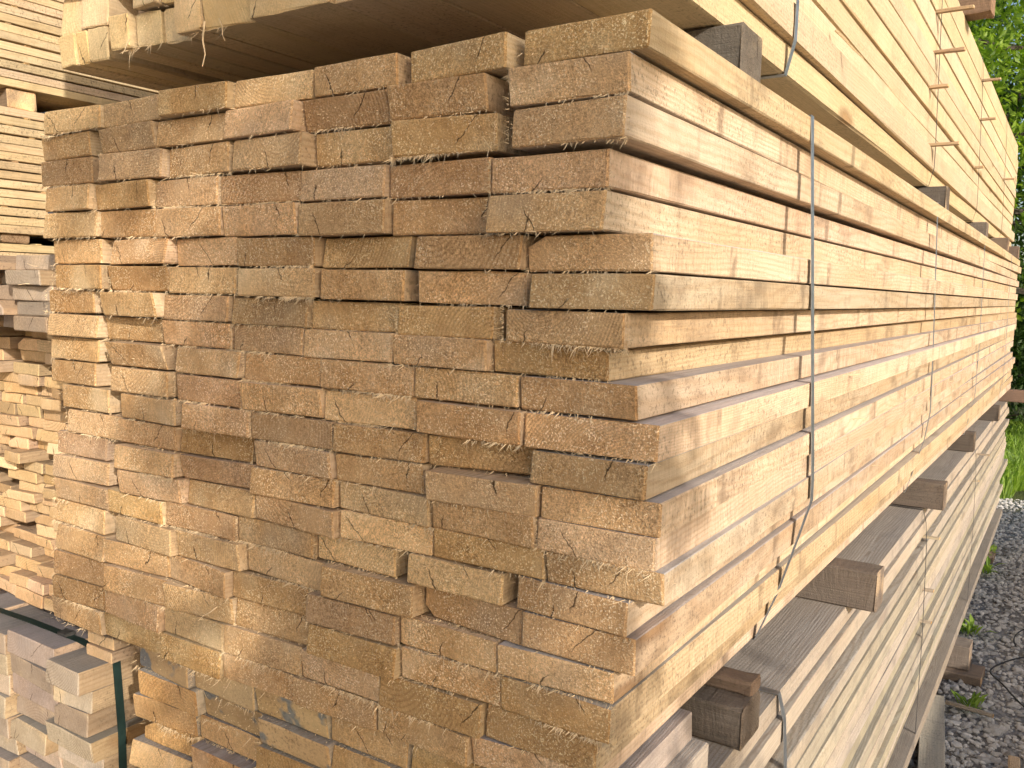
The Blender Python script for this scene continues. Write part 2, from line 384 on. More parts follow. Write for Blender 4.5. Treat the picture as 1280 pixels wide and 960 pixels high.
def stone_mat():
    t = NT('crushed_stone'); at = t.n('ShaderNodeAttribute'); at.attribute_name = 'shade'
    P = t.n('ShaderNodeTexCoord').outputs['Object']
    c = t.mix(at.outputs['Fac'], (0.33, 0.315, 0.295), (0.74, 0.70, 0.65))
    nz = t.noise(P, 160.0, 4.0, 0.65)
    c = t.mix(0.6, c, t.mix(nz, (0.6, 0.6, 0.6), (1.3, 1.28, 1.25)), 'MULTIPLY')
    return t.done(c, 0.85, t.bump(nz, 0.004, 0.7), 0.25)
def scatter_stones(name, n, area, smin, smax, seed, keep=None):
    r = random.Random(seed)
    b = bmesh.new(); bmesh.ops.create_icosphere(b, subdivisions=1, radius=1.0)
    b.verts.ensure_lookup_table(); bv = [v.co.copy() for v in b.verts]; bf = [tuple(v.index for v in f.verts) for f in b.faces]; b.free()
    V = []; F = []; SH = []
    for i in range(n):
        x = r.uniform(area[0], area[1]); y = area[2] + (area[3] - area[2]) * r.random() ** 1.25
        if keep and not keep(x, y): continue
        s = r.uniform(smin, smax) * (0.6 + 0.8 * r.random() ** 2)
        q = Vector((r.gauss(0, 1), r.gauss(0, 1), r.gauss(0, 1))).normalized().rotation_difference(Vector((0, 0, 1)))
        sx, sy, sz = s * r.uniform(.75, 1.3), s * r.uniform(.75, 1.3), s * r.uniform(.5, .85)
        o = len(V); c = Vector((x, y, s * r.uniform(.1, .55)))
        sh = min(1, max(0, r.gauss(.5, .25)))
        for v in bv:
            k = 1 + r.uniform(-.28, .2)
            p = q @ (v * k); V.append((c.x + p.x * sx, c.y + p.y * sy, c.z + p.z * sz))
        for f in bf: F.append((f[0] + o, f[1] + o, f[2] + o)); SH.append(sh)
    me = mesh(name, V, F, [stone_mat()])
    at = me.attributes.new('shade', 'FLOAT', 'FACE'); at.data.foreach_set('value', SH)
    return link(name, me)
tag(scatter_stones('gravel', 15000, (-0.12, 0.95, 1.0, 7.6), 0.0075, 0.0165, 11), 'crushed grey gravel in shade beside the lower timber package', 'gravel', kind='stuff')

# ------------------------------------------------------------------ the big package in the middle (seven columns, twenty-one layers)
FRONT = [  # per layer, left to right: centre x, width, top z, bottom z, how far the end is set back
[(-0.9577,0.141,0.8494,0.8134,0.0022),(-0.8135,0.141,0.8495,0.8135,0.0101),(-0.6496,0.1424,0.8496,0.8136,-0.0061),(-0.5037,0.143,0.8498,0.8133,0.0096),(-0.354,0.1415,0.8499,0.8129,0.0062),(-0.1966,0.1449,0.85,0.8126,0.0039),(-0.0322,0.1501,0.8501,0.8123,0.003)],
[(-0.9892,0.141,0.8113,0.7742,0.0103),(-0.82,0.1427,0.811,0.7735,0.0061),(-0.6678,0.1537,0.8106,0.7727,0.0059),(-0.5173,0.141,0.8103,0.772,-0.0052),(-0.3713,0.1446,0.8099,0.7712,0.0089),(-0.222,0.1423,0.8096,0.7705,-0.0008),(-0.0462,0.1431,0.8093,0.7697,-0.0063)],
[(-0.9808,0.141,0.7712,0.7307,0.0052),(-0.7997,0.1466,0.7705,0.7293,-0.0041),(-0.6527,0.141,0.7697,0.7285,0.0061),(-0.5027,0.141,0.769,0.7278,-0.0037),(-0.3576,0.1429,0.7682,0.727,0.0163),(-0.211,0.1438,0.7675,0.7263,-0.0016),(-0.0454,0.141,0.7667,0.7255,-0.0076)],
[(-0.9708,0.141,0.7277,0.6888,-0.0019),(-0.825,0.1442,0.726,0.6872,-0.0008),(-0.6781,0.1432,0.7244,0.6855,0.004),(-0.526,0.1547,0.7228,0.6838,0.0053),(-0.3731,0.1446,0.7211,0.6821,0.0025),(-0.223,0.1492,0.7195,0.6805,0.0068),(-0.0718,0.1468,0.7178,0.6788,0.002)],
[(-0.9681,0.1453,0.6858,0.6455,-0.0006),(-0.819,0.1465,0.6842,0.6436,0.0036),(-0.672,0.141,0.6825,0.6417,-0.0004),(-0.5222,0.1523,0.6808,0.6398,-0.0007),(-0.3704,0.1449,0.6791,0.6379,-0.0026),(-0.2207,0.1483,0.6775,0.6363,0.0139),(-0.0714,0.1439,0.6758,0.6346,-0.0065)],
[(-0.9624,0.141,0.6425,0.6043,0.0083),(-0.789,0.141,0.6406,0.6025,0.0),(-0.644,0.1426,0.6387,0.6006,0.0102),(-0.4921,0.141,0.6368,0.5988,0.0005),(-0.3434,0.1501,0.6349,0.5969,0.0147),(-0.1748,0.1457,0.633,0.5951,-0.0022),(-0.0252,0.147,0.6311,0.5932,0.0109)],
[(-0.9479,0.141,0.6013,0.5635,-0.0011),(-0.791,0.141,0.5995,0.5618,0.0018),(-0.6448,0.145,0.5976,0.5601,0.002),(-0.4874,0.1424,0.5958,0.5584,-0.0037),(-0.3384,0.1425,0.5939,0.5567,0.0012),(-0.1729,0.1453,0.5921,0.555,0.0048),(-0.0132,0.1415,0.5902,0.5533,-0.0063)],
[(-0.985,0.141,0.5605,0.5238,0.0089),(-0.8076,0.141,0.5588,0.5228,-0.0082),(-0.6594,0.149,0.5571,0.5211,0.0015),(-0.5081,0.1471,0.5554,0.5194,0.004),(-0.3566,0.1495,0.5537,0.5177,0.0127),(-0.2081,0.141,0.552,0.516,0.0015),(-0.0456,0.1507,0.5503,0.5143,-0.0036)],
[(-0.9734,0.141,0.5208,0.4848,0.0021),(-0.8217,0.156,0.5198,0.4838,0.0176),(-0.664,0.1531,0.5188,0.4828,0.006),(-0.5137,0.1411,0.5178,0.4818,0.0058),(-0.3642,0.1515,0.5167,0.4807,0.0027),(-0.2144,0.1417,0.5157,0.4797,-0.0026),(-0.068,0.1447,0.5147,0.4787,0.0071)],
[(-0.9828,0.141,0.4822,0.4456,0.0106),(-0.7975,0.1448,0.4813,0.4446,-0.0026),(-0.6333,0.1477,0.4803,0.4436,-0.0006),(-0.4827,0.1472,0.4794,0.4426,0.0027),(-0.3319,0.1481,0.4784,0.4415,0.0021),(-0.1802,0.1488,0.4774,0.4405,0.0051),(-0.0303,0.1445,0.4765,0.4395,0.0031)],
[(-0.9932,0.141,0.4426,0.4048,0.0133),(-0.7932,0.1427,0.4416,0.4036,-0.0018),(-0.6299,0.1455,0.4406,0.4025,-0.0021),(-0.4793,0.1477,0.4396,0.4014,-0.0052),(-0.329,0.1464,0.4385,0.4003,0.006),(-0.1709,0.1492,0.4375,0.3992,-0.0039),(-0.0146,0.157,0.4365,0.3981,0.0042)],
[(-0.9555,0.141,0.4018,0.364,0.0102),(-0.7709,0.141,0.4006,0.3633,-0.0031),(-0.6103,0.142,0.3995,0.3625,-0.0079),(-0.46,0.1522,0.3984,0.3618,-0.0037),(-0.3101,0.1411,0.3973,0.361,0.0008),(-0.1622,0.1482,0.3962,0.3602,0.0181),(-0.0134,0.141,0.3951,0.3591,-0.0023)],
[(-0.9297,0.1541,0.361,0.3234,0.0085),(-0.7788,0.141,0.3603,0.3234,0.0007),(-0.629,0.1522,0.3595,0.3234,0.0105),(-0.4596,0.1492,0.3588,0.3228,-0.003),(-0.3113,0.141,0.358,0.322,0.0041),(-0.1478,0.1499,0.3572,0.3212,-0.0084),(0.0011,0.1415,0.3565,0.3205,0.0018)],
[(-0.9713,0.1413,0.3204,0.2841,0.0109),(-0.7729,0.141,0.3204,0.2844,-0.0113),(-0.6212,0.156,0.3204,0.2844,0.0061),(-0.4615,0.157,0.3204,0.2844,-0.002),(-0.3039,0.1519,0.3204,0.2844,0.0042),(-0.1507,0.148,0.3204,0.2844,-0.0001),(-0.003,0.141,0.3203,0.2843,0.0001)],
[(-0.9664,0.1503,0.2811,0.2439,0.0037),(-0.7676,0.141,0.2817,0.2447,-0.0069),(-0.6162,0.1554,0.2822,0.2456,0.0061),(-0.4568,0.157,0.2827,0.2464,-0.0026),(-0.3009,0.1485,0.2832,0.2472,0.0047),(-0.145,0.157,0.2838,0.2478,0.0053),(0.0076,0.1417,0.2843,0.2483,0.0026)],
[(-0.9646,0.156,0.2409,0.2045,0.0029),(-0.8113,0.142,0.2417,0.2056,-0.0018),(-0.6596,0.1534,0.2426,0.2066,0.0025),(-0.5041,0.151,0.2434,0.2074,0.0072),(-0.3549,0.141,0.2443,0.2083,0.01),(-0.19,0.1414,0.2451,0.2091,0.0016),(-0.0305,0.141,0.246,0.21,0.0007)],
[(-0.9815,0.1525,0.2015,0.161,0.0102),(-0.7864,0.1479,0.2026,0.1621,-0.006),(-0.6387,0.141,0.2036,0.1632,-0.0008),(-0.4865,0.157,0.2047,0.1643,0.0101),(-0.3254,0.1537,0.2058,0.1654,-0.0051),(-0.1699,0.1507,0.2069,0.1664,0.0118),(-0.0208,0.1412,0.208,0.1675,0.0005)],
[(-0.9712,0.1494,0.158,0.1178,0.0019),(-0.8153,0.156,0.1591,0.1196,0.0015),(-0.6636,0.141,0.1602,0.1213,-0.0001),(-0.5114,0.157,0.1613,0.123,0.0072),(-0.3527,0.1499,0.1624,0.1247,-0.0051),(-0.2,0.149,0.1634,0.1264,0.0026),(-0.0493,0.146,0.1645,0.1282,0.0002)],
[(-0.9666,0.1497,0.1148,0.0744,-0.0007),(-0.8121,0.1512,0.1166,0.0763,-0.0035),(-0.6615,0.142,0.1183,0.0781,-0.0018),(-0.5093,0.156,0.12,0.08,0.0112),(-0.3496,0.1514,0.1217,0.0818,-0.0077),(-0.1963,0.1489,0.1234,0.0836,0.004),(-0.047,0.1432,0.1252,0.0855,-0.0011)],
[(-0.9784,0.1414,0.0714,0.0302,0.0007),(-0.8292,0.1499,0.0733,0.0321,-0.0),(-0.6806,0.141,0.0751,0.0339,0.0042),(-0.5289,0.1559,0.077,0.0358,0.0032),(-0.3773,0.141,0.0788,0.038,0.003),(-0.2251,0.157,0.0806,0.0402,-0.0006),(-0.0689,0.149,0.0825,0.0425,0.0055)],
[(-0.9937,0.1504,0.0262,-0.0139,0.0048),(-0.8373,0.156,0.0284,-0.0113,0.0079),(-0.6856,0.141,0.0306,-0.0087,0.0002),(-0.5389,0.146,0.0328,-0.0061,0.0054),(-0.3895,0.1464,0.035,-0.0035,0.0029),(-0.2385,0.1493,0.0372,-0.0009,0.0021),(-0.0861,0.149,0.0395,0.0017,0.01)],
]
BASE_A = Vector((-0.5, 3.0, G0))
pkA = empty('timber_package', BASE_A)
tag(pkA, 'large steel-strapped package of rough sawn pine boards, their ends filling the centre', 'timber stack')
ra = random.Random(21)
rectsA = []; fuzz_jobs = []
WANES = {(5, 6): ('tl', .022, .012), (16, 5): ('bl', .014, .012), (8, 6): ('tr', .02, .006), (19, 0): ('tl', .008, .006)}
for k, row in enumerate(FRONT):
    lay = ra.gauss(0, .006)
    for j, (cx, w, zt, zb, yo) in enumerate(row):
        h = zt - zb
        L = 6.0 + ra.gauss(0, .05)
        edge = j in (0, 6)
        far = (-1.04 + (j + .5) * .1515 + .03) + lay + (ra.gauss(0, .006) if edge else 0)     # centre x at the far end
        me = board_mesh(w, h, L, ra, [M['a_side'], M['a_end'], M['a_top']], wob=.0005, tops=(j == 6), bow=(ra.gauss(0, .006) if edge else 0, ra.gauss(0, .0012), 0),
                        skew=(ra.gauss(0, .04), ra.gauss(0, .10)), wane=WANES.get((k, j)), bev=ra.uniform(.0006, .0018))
        o = link('board', me, pkA, (cx, yo, (zt + zb) / 2 + G0), (0, ra.gauss(0, .005), -math.atan2(far - cx, L)), tint(ra, .10))
        rectsA.append((cx, far, w, zb + G0, zt + G0, L))
        fuzz_jobs.append((cx, w, zb, zt, yo, k, j))
def rects_at(rects, y):
    return [(cx + (far - cx) * y / L - w / 2, cx + (far - cx) * y / L + w / 2, z0, z1) for (cx, far, w, z0, z1, L) in rects]
for y in (0.605, 2.0, 3.43, 5.05):
    strap(pkA, rects_at(rectsA, y), y, 0.008, M['steel'], drift=ra.gauss(0, .02))

def fibres(name, jobs, parent, r, dens, mat, zoff=G0, lmin=.002, lmax=.011):
    """torn saw fibres hanging from the lower and side edges of the cut ends, and curled flecks on them"""
    V = []; F = []
    def hair(p, d, ln, wd):
        side = d.cross(Vector((0, 1, 0.3))).normalized() * wd
        bend = Vector((r.gauss(0, .4), r.gauss(0, .3), r.gauss(0, .4))) * ln
        m_ = p + d * ln * .55 + bend * .25; e = p + d * ln + bend * .7
        o = len(V)
        V.extend([tuple(p - side), tuple(p + side), tuple(m_ - side * .7), tuple(m_ + side * .7), tuple(e)])
        F.extend([(o, o + 1, o + 3, o + 2), (o + 2, o + 3, o + 4)])
    for (cx, w, zb, zt, yo, k, j) in jobs:
        n = int(dens * r.choice((.1, .2, .4, .8, 1.6, 3.2)))
        c0 = r.uniform(-.4, .4)
        for i in range(n):
            u = max(-.5, min(.5, r.gauss(c0, .28)))
            p = Vector((cx + u * w, yo + r.uniform(-.001, .002), zb + zoff + r.uniform(-.001, .001)))
            d = Vector((r.gauss(0, .6), -abs(r.gauss(.45, .4)), -abs(r.gauss(.8, .4)))).normalized()
            hair(p, d, r.uniform(lmin, lmax) * r.choice((.5, .8, 1, 1.5)), r.uniform(.0003, .0007))
        for i in range(int(n * .35)):
            sx = r.choice((-1, 1)); p = Vector((cx + sx * w / 2, yo, r.uniform(zb, zt) + zoff))
            d = Vector((sx * abs(r.gauss(.7, .4)), -abs(r.gauss(.4, .3)), r.gauss(-.2, .5))).normalized()
            hair(p, d, r.uniform(lmin, lmax * .8), r.uniform(.0002, .0005))
        for i in range(int(dens * r.choice((.3, .8, 1.6, 3)))):
            p = Vector((cx + r.uniform(-.48, .48) * w, yo - .0006, r.uniform(zb + .002, zt - .002) + zoff))
            d = Vector((r.gauss(0, 1), -abs(r.gauss(.5, .3)), r.gauss(0, .8))).normalized()
            hair(p, d, r.uniform(.001, .0034), r.uniform(.0003, .0007))
    return tag(link(name, mesh(name, V, F, [mat]), parent), kind='stuff')
fibres('saw_fibres', fuzz_jobs, pkA, random.Random(5), 60, M['fibre'])

# little loose pieces caught between the layers on the long side
def splinter(parent, p, d, ln, wd, r, mat):
    p = Vector(p); d = Vector(d).normalized(); s = d.cross(Vector((0, 0, 1))).normalized()
    V = []; F = []
    for i, t_ in enumerate((0, .35, .7, 1)):
        c = p + d * ln * t_ + Vector((r.gauss(0, 1), r.gauss(0, 1), r.gauss(0, 1))) * ln * .035
        k = wd * (1 - .6 * t_)
        for a in range(4):
            an = a * math.pi / 2 + .5; V.append(tuple(c + s * math.cos(an) * k + s.cross(d) * math.sin(an) * k * .6))
    for i in range(3):
        for a in range(4): F.append((i * 4 + a, i * 4 + (a + 1) % 4, i * 4 + 4 + (a + 1) % 4, i * 4 + 4 + a))
    F += [(3, 2, 1, 0), (12, 13, 14, 15)]
    return link('splinter', mesh('splinter', V, F, [mat]), parent)
rs = random.Random(3)
for (x, y, z, d, ln) in ((.045, .86, .43, (.7, .4, .05), .05), (.05, .92, .345, (.8, .3, .02), .045), (.03, 1.9, .37, (.35, .55, -.75), .10), (.03, 2.45, .30, (.8, .3, .1), .05),
                        (.02, 1.55, .54, (.6, .5, -.1), .06), (.03, 2.9, .2, (.7, .2, .2), .05), (-.02, 2.62, .80, (.8, .5, .05), .06), (.04, 1.25, .2, (.9, .1, 0), .03),
                        (-.135, -.012, .7235, (.1, -.9, .5), .022), (-.62, .0, .10, (-.4, -.8, -.5), .03), (-1.1, .02, .6, (-.9, -.4, .2), .02), (-1.11, .01, .57, (-.9, -.5, -.1), .02)):
    splinter(pkA, (x, y, z + G0), d, ln, .0028 if ln > .03 else .0014, rs, M['fibre'])

# ------------------------------------------------------------------ bearers above and below
rb = random.Random(31)
def bearer(x0, x1, y, z, w, h, label, group=None, mats=('bear', 'bear_end'), cat='bearer', yaw=0.0, name='wooden_bearer', color=None):
    o = beam(name, (x1, y, z + G0), (x0, y + yaw, z + G0), w, h, rb, [M[mats[0]], M[mats[1]]], color=color)
    return tag(o, label, cat, group)
# on the package, carrying the upper one
ZB = 0.927
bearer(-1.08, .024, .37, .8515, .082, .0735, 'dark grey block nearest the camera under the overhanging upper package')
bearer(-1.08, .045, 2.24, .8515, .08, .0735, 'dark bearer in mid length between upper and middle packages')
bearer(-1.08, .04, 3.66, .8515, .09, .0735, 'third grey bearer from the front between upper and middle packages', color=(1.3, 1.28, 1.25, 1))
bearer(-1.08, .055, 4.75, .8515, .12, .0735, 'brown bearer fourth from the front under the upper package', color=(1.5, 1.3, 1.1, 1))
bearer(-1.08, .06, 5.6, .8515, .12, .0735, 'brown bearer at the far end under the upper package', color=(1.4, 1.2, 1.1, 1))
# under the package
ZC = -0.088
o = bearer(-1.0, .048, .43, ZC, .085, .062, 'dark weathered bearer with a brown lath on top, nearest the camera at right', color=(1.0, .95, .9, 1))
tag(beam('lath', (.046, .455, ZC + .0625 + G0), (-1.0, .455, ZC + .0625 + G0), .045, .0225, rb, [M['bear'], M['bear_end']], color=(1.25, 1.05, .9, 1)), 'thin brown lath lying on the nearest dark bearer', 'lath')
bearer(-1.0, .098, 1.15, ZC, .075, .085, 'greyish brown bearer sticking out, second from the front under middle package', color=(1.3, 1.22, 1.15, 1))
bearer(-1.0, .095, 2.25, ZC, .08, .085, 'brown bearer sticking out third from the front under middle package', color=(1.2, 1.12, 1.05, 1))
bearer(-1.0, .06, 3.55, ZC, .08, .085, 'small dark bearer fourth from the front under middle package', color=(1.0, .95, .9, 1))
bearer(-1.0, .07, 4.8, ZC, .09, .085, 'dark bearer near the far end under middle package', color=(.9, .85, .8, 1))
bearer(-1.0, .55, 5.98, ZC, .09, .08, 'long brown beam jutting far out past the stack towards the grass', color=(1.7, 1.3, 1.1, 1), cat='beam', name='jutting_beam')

# ------------------------------------------------------------------ upper package of paler mixed timber
pkB = empty('timber_package', (-0.5, 3.0, ZB + G0))
tag(pkB, 'pale yellow upper package overhanging the board ends, with laths sticking out of its side', 'timber stack')
rB = random.Random(41)
ZR = [.927, .980, 1.042, 1.095, 1.148, 1.205, 1.262, 1.31, 1.357, 1.43, 1.515, 1.60]
COLS0 = [(-1.035, -.988), (-.986, -.955), (-.953, -.903), (-.858, -.812), (-.806, -.752), (-.75, -.695), (-.693, -.64), (-.638, -.545), (-.543, -.40), (-.398, -.27), (-.268, -.135), (-.133, -.008)]
COLS1 = [(-1.035, -.972), (-.968, -.905), (-.80, -.745), (-.742, -.69), (-.686, -.60), (-.598, -.50), (-.498, -.36), (-.358, -.24), (-.238, -.12), (-.118, .004)]
rectsB = []
for k in range(len(ZR) - 1):
    if k == 0: cols = COLS0
    elif k == 1: cols = COLS1
    else:
        cols = []; x = -1.035
        while x < -.2:
            w = rB.choice((.065, .1, .125, .15)); cols.append((x, min(x + w, -.13) - .002)); x += w
        if -.13 - x > .03: cols.append((x, -.132))
        cols.append((-.13, -.008 + rB.gauss(0, .004)))
    for (x0, x1) in cols:
        zt = ZR[k + 1] - .0015 - (rB.random() * .004); zb = ZR[k]
        yo = .035 - (x0 + 1.03) * .055 + rB.gauss(0, .012)
        if k == 0 and x0 < -.9: yo = .03 + rB.gauss(0, .004)
        me = board_mesh(x1 - x0, zt - zb, 6.0 + rB.gauss(0, .03), rB, [M['b_side'], M['b_end']], wob=.0014, bow=(rB.gauss(0, .004), 0, 0),
                        skew=(rB.gauss(0, .06), rB.gauss(0, .06)), wane=('br', .012, .014) if rB.random() < .12 else None, bev=rB.uniform(.001, .003))
        link('board', me, pkB, ((x0 + x1) / 2, yo, (zt + zb) / 2 + G0), None, tint(rB, .06, .02))
        rectsB.append(((x0 + x1) / 2, (x0 + x1) / 2, x1 - x0, zb + G0, zt + G0, 6.0))
# grey pale piece recessed in the gap
link('board', board_mesh(.09, .04, 5.8, rB, [M['c_side'], M['g_end']], skew=(.3, .1)), pkB, (-.853, .10, 1.015 + G0), None, (1.25, 1.25, 1.25, 1))
for y, m_ in ((.645, 'steel'), (2.2, 'strap_dark'), (3.5, 'strap_dark'), (4.9, 'strap_dark')):
    strap(pkB, rects_at(rectsB, y), y, .007 if m_ == 'steel' else .004, M[m_], drift=rB.gauss(0, .03))
def lath(parent, x1, y, z, ln, w, h, r, mats, yaw=0.0, name='spacer_lath'):
    return beam(name, (x1, y, z + G0), (x1 - ln, y + yaw, z + G0), w, h, r, mats, parent=parent, wob=.0006, bev=.001)
for (y, zi, out) in ((2.16, 2, .085), (2.12, 5, .05), (2.14, 7, .085), (2.15, 9, .10), (3.5, 4, .03), (3.55, 8, .06), (3.52, 10, .07), (4.9, 6, .06)):
    lath(pkB, -.008 + out, y, ZR[zi] - .004, out + .03, .02, .009, rB, [M['f_side'], M['f_end']])
splinter(pkB, (-.004, .93, 1.07 + G0), (.5, .3, -.55), .07, .005, rs, M['b_side'])
splinter(pkB, (-.002, .88, 1.24 + G0), (.28, .1, -.9), .10, .0055, rs, M['c_side'])
tag(beam('wooden_bearer', (.075, 2.86, 1.601 + G0), (-1.05, 2.9, 1.601 + G0), .10, .07, rB, [M['bear'], M['bear_end']], color=(1.9, 1.45, 1.1, 1)), 'brown bearer on top of the pale upper package against the trees', 'bearer')
jobsB = [(-.72, .12, .927, .98, .02, 0, 0), (-.64, .09, .927, .98, .012, 0, 0), (-.80, .05, .927, .98, .02, 0, 0)]
fibres('saw_fibres', jobsB * 2, pkB, random.Random(8), 30, M['fibre'], lmin=.006, lmax=.02)
for (x, d, ln) in ((-.633, (.12, -.1, -1), .065), (-.60, (.2, .1, -1), .03), (-.80, (-.3, -.3, -.8), .025)):
    splinter(pkB, (x, .004, .935 + G0), d, ln, .0016, rs, M['fibre'])

# ------------------------------------------------------------------ lower package
pkC = empty('timber_package', (-0.45, 3.0, ZC - .84 + G0))
tag(pkC, 'greyish weathered lower package whose long side runs down to the gravel', 'timber stack')
rC = random.Random(51)
rectsC = []; jobsC = []
z = ZC - .001
for k in range(20):
    h = rC.uniform(.0385, .0415); gap = rC.choice((.0008, .0012, .003)); lay = rC.gauss(0, .012) if k else 0
    x = .045 + lay - 6 * .1475
    if k < 5: x += rC.uniform(-.006, .012)
    for j in range(6):
        if k > 6 and 0 < j < 4: continue                        # nothing of these is in view
        if j == 5: x = .045 + lay - .152
        w = rC.uniform(.142, .1455)
        L = 6.0 + rC.gauss(0, .04); yo = .01 + rC.gauss(0, .010)
        if (k, j) == (1, 1): yo -= .02
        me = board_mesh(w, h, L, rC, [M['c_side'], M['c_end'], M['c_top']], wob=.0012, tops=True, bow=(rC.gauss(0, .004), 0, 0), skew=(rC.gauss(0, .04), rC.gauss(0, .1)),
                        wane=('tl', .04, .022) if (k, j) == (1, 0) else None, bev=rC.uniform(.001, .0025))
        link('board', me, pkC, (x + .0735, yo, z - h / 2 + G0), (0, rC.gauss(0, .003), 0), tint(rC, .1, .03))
        rectsC.append((x + .0735, x + .076, w, z - h + G0, z + G0, L)); jobsC.append((x + .0735, w, z - h, z, yo, k, j))
        x += .1475
    z -= h + gap
ZCB = z
# short offcuts packed under the front end, some furry and smeared with grey paint
for k in range(2):
    x = -.832 + (.0, .012)[k]
    for j in range(6):
        w = rC.uniform(.132, .142); h = .0405; fz = (k, j) in ((0, 0), (0, 1), (1, 1), (1, 2), (0, 2))
        me = board_mesh(w, h, .30 + rC.gauss(0, .01), rC, [M['c_side'], M['fuzzy'] if fz else M['c_end'], M['c_top']], wob=.001, tops=True, ysegs=(.1,), skew=(rC.gauss(0, .05), rC.gauss(0, .1)), bev=.002)
        zz = ZC + .0005 + (1 - k) * .0418
        link('board', me, pkC, (x + w / 2, .012 + rC.gauss(0, .007), zz + h / 2 + G0), (0, rC.gauss(0, .006), 0), tint(rC, .1))
        jobsC.insert(0, (x + w / 2, w, zz, zz + h, .010, k, j)); x += w + .003
for y, m_ in ((.605, 'steel'), (2.2, 'strap_dark'), (3.75, 'strap_dark')):
    strap(pkC, rects_at(rectsC, y), y, .0075 if m_ == 'steel' else .0045, M[m_], drift=rC.gauss(0, .03))
fibres('saw_fibres', jobsC[:48] + jobsC[:12], pkC, random.Random(6), 30, M['fibre'])
for (y, dz, out) in ((2.28, .11, .035), (2.26, .28, .03), (2.3, .40, .025), (3.85, .06, .05), (3.8, .18, .02)):
    lath(pkC, .05 + out, y, ZC - dz, out + .02, .018, .007, rC, [M['c_side'], M['c_end']])
# blocks that carry it
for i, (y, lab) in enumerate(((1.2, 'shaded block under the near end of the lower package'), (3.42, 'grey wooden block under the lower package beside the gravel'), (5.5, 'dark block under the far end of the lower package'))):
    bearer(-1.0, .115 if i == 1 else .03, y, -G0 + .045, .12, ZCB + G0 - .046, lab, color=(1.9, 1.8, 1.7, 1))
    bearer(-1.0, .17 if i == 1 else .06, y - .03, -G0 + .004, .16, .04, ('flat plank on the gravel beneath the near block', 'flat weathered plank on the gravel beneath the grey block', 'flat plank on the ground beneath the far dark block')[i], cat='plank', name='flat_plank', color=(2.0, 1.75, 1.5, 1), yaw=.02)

# ------------------------------------------------------------------ neighbouring pile on the left: mixed ends on a strapped grey package
rF = random.Random(61)
XF = -1.125
pkG = empty('timber_package', (-1.6, 2.0, 0.1))
tag(pkG, 'low grey-topped package with a dark green strap at the lower left', 'timber stack')
zt0 = -.163
rectsG = []
gcols = [(XF - .118, XF), (XF - .30, XF - .122), (XF - .44, XF - .305), (XF - .60, XF - .445)]
for ci, (x0, x1) in enumerate(gcols):
    z = zt0 + (0, .012, .0, .004)[ci]
    k = 0
    while z > -.86:
        h = rF.uniform(.042, .047); yo = .105 + rF.gauss(0, .012)
        xa, xb = x0, x1
        if ci == 0 and k == 2: yo -= .03; xb -= .004
        if ci == 0 and k >= 3: xa -= .03; xb += .012; yo += .0
        if ci == 1 and k >= 1: yo += .012; 
        if ci == 1 and k >= 3: xb -= .034
        me = board_mesh(xb - xa - .002, h, 4.2 + rF.gauss(0, .03), rF, [M['f_side'], M['g_end'], M['g_top']], wob=.001, tops=True, skew=(rF.gauss(0, .06), rF.gauss(0, .08)),
                        wane=('tl', .02, .012) if rF.random() < .25 else None, bev=rF.uniform(.001, .003))
        link('board', me, pkG, ((xa + xb) / 2, yo, z - h / 2 + G0), None, tint(rF, .1, .02))
        rectsG.append(((xa + xb) / 2, (xa + xb) / 2, xb - xa, z - h + G0, z + G0, 4.2))
        z -= h + rF.choice((.001, .0015, .003)); k += 1
strap(pkG, rects_at(rectsG, .3), .16, .0085, M['strap_green'], slack=.002)
ob = beam('strap_buckle', (-1.31, .16, zt0 + .0145 + G0), (-1.28, .16, zt0 + .0145 + G0), .022, .008, rF, [M['strap_dark']] * 2, parent=pkG, bev=.001)
# short ends stacked on the right column, under the big package's corner
pkS = empty('board_pair', (XF - .06, 1.0, zt0 + G0))
tag(pkS, 'two short thin boards lying on the grey package under the corner of the big package', 'boards')
for i in range(2):
    link('board', board_mesh(.085, .022, 1.6, rF, [M['f_side'], M['f_end']], wob=.0006, bev=.001), pkS, (XF - .032 + i * -.003, .145 + i * .006, zt0 + .0125 + i * .0235 + G0), (0, 0, .012 * i), tint(rF, .08))
# grey beam carrying the mixed pile
tag(beam('wooden_bearer', (XF - .20, .30, zt0 + .0155 + G0), (XF - .9, .33, zt0 + .0155 + G0), .10, .062, rF, [M['g_top'], M['g_end'], M['g_top']], color=(1.15, 1.2, 1.3, 1)), 'smooth grey cross beam between the mixed board ends and the low package', 'beam')
tag(beam('wooden_bearer', (XF - .05, 2.6, zt0 + .0155 + G0), (XF - .6, 2.6, zt0 + .0155 + G0), .10, .062, rF, [M['g_top'], M['g_end'], M['g_top']]), 'grey cross beam hidden deep between the low package and the mixed pile', 'beam')

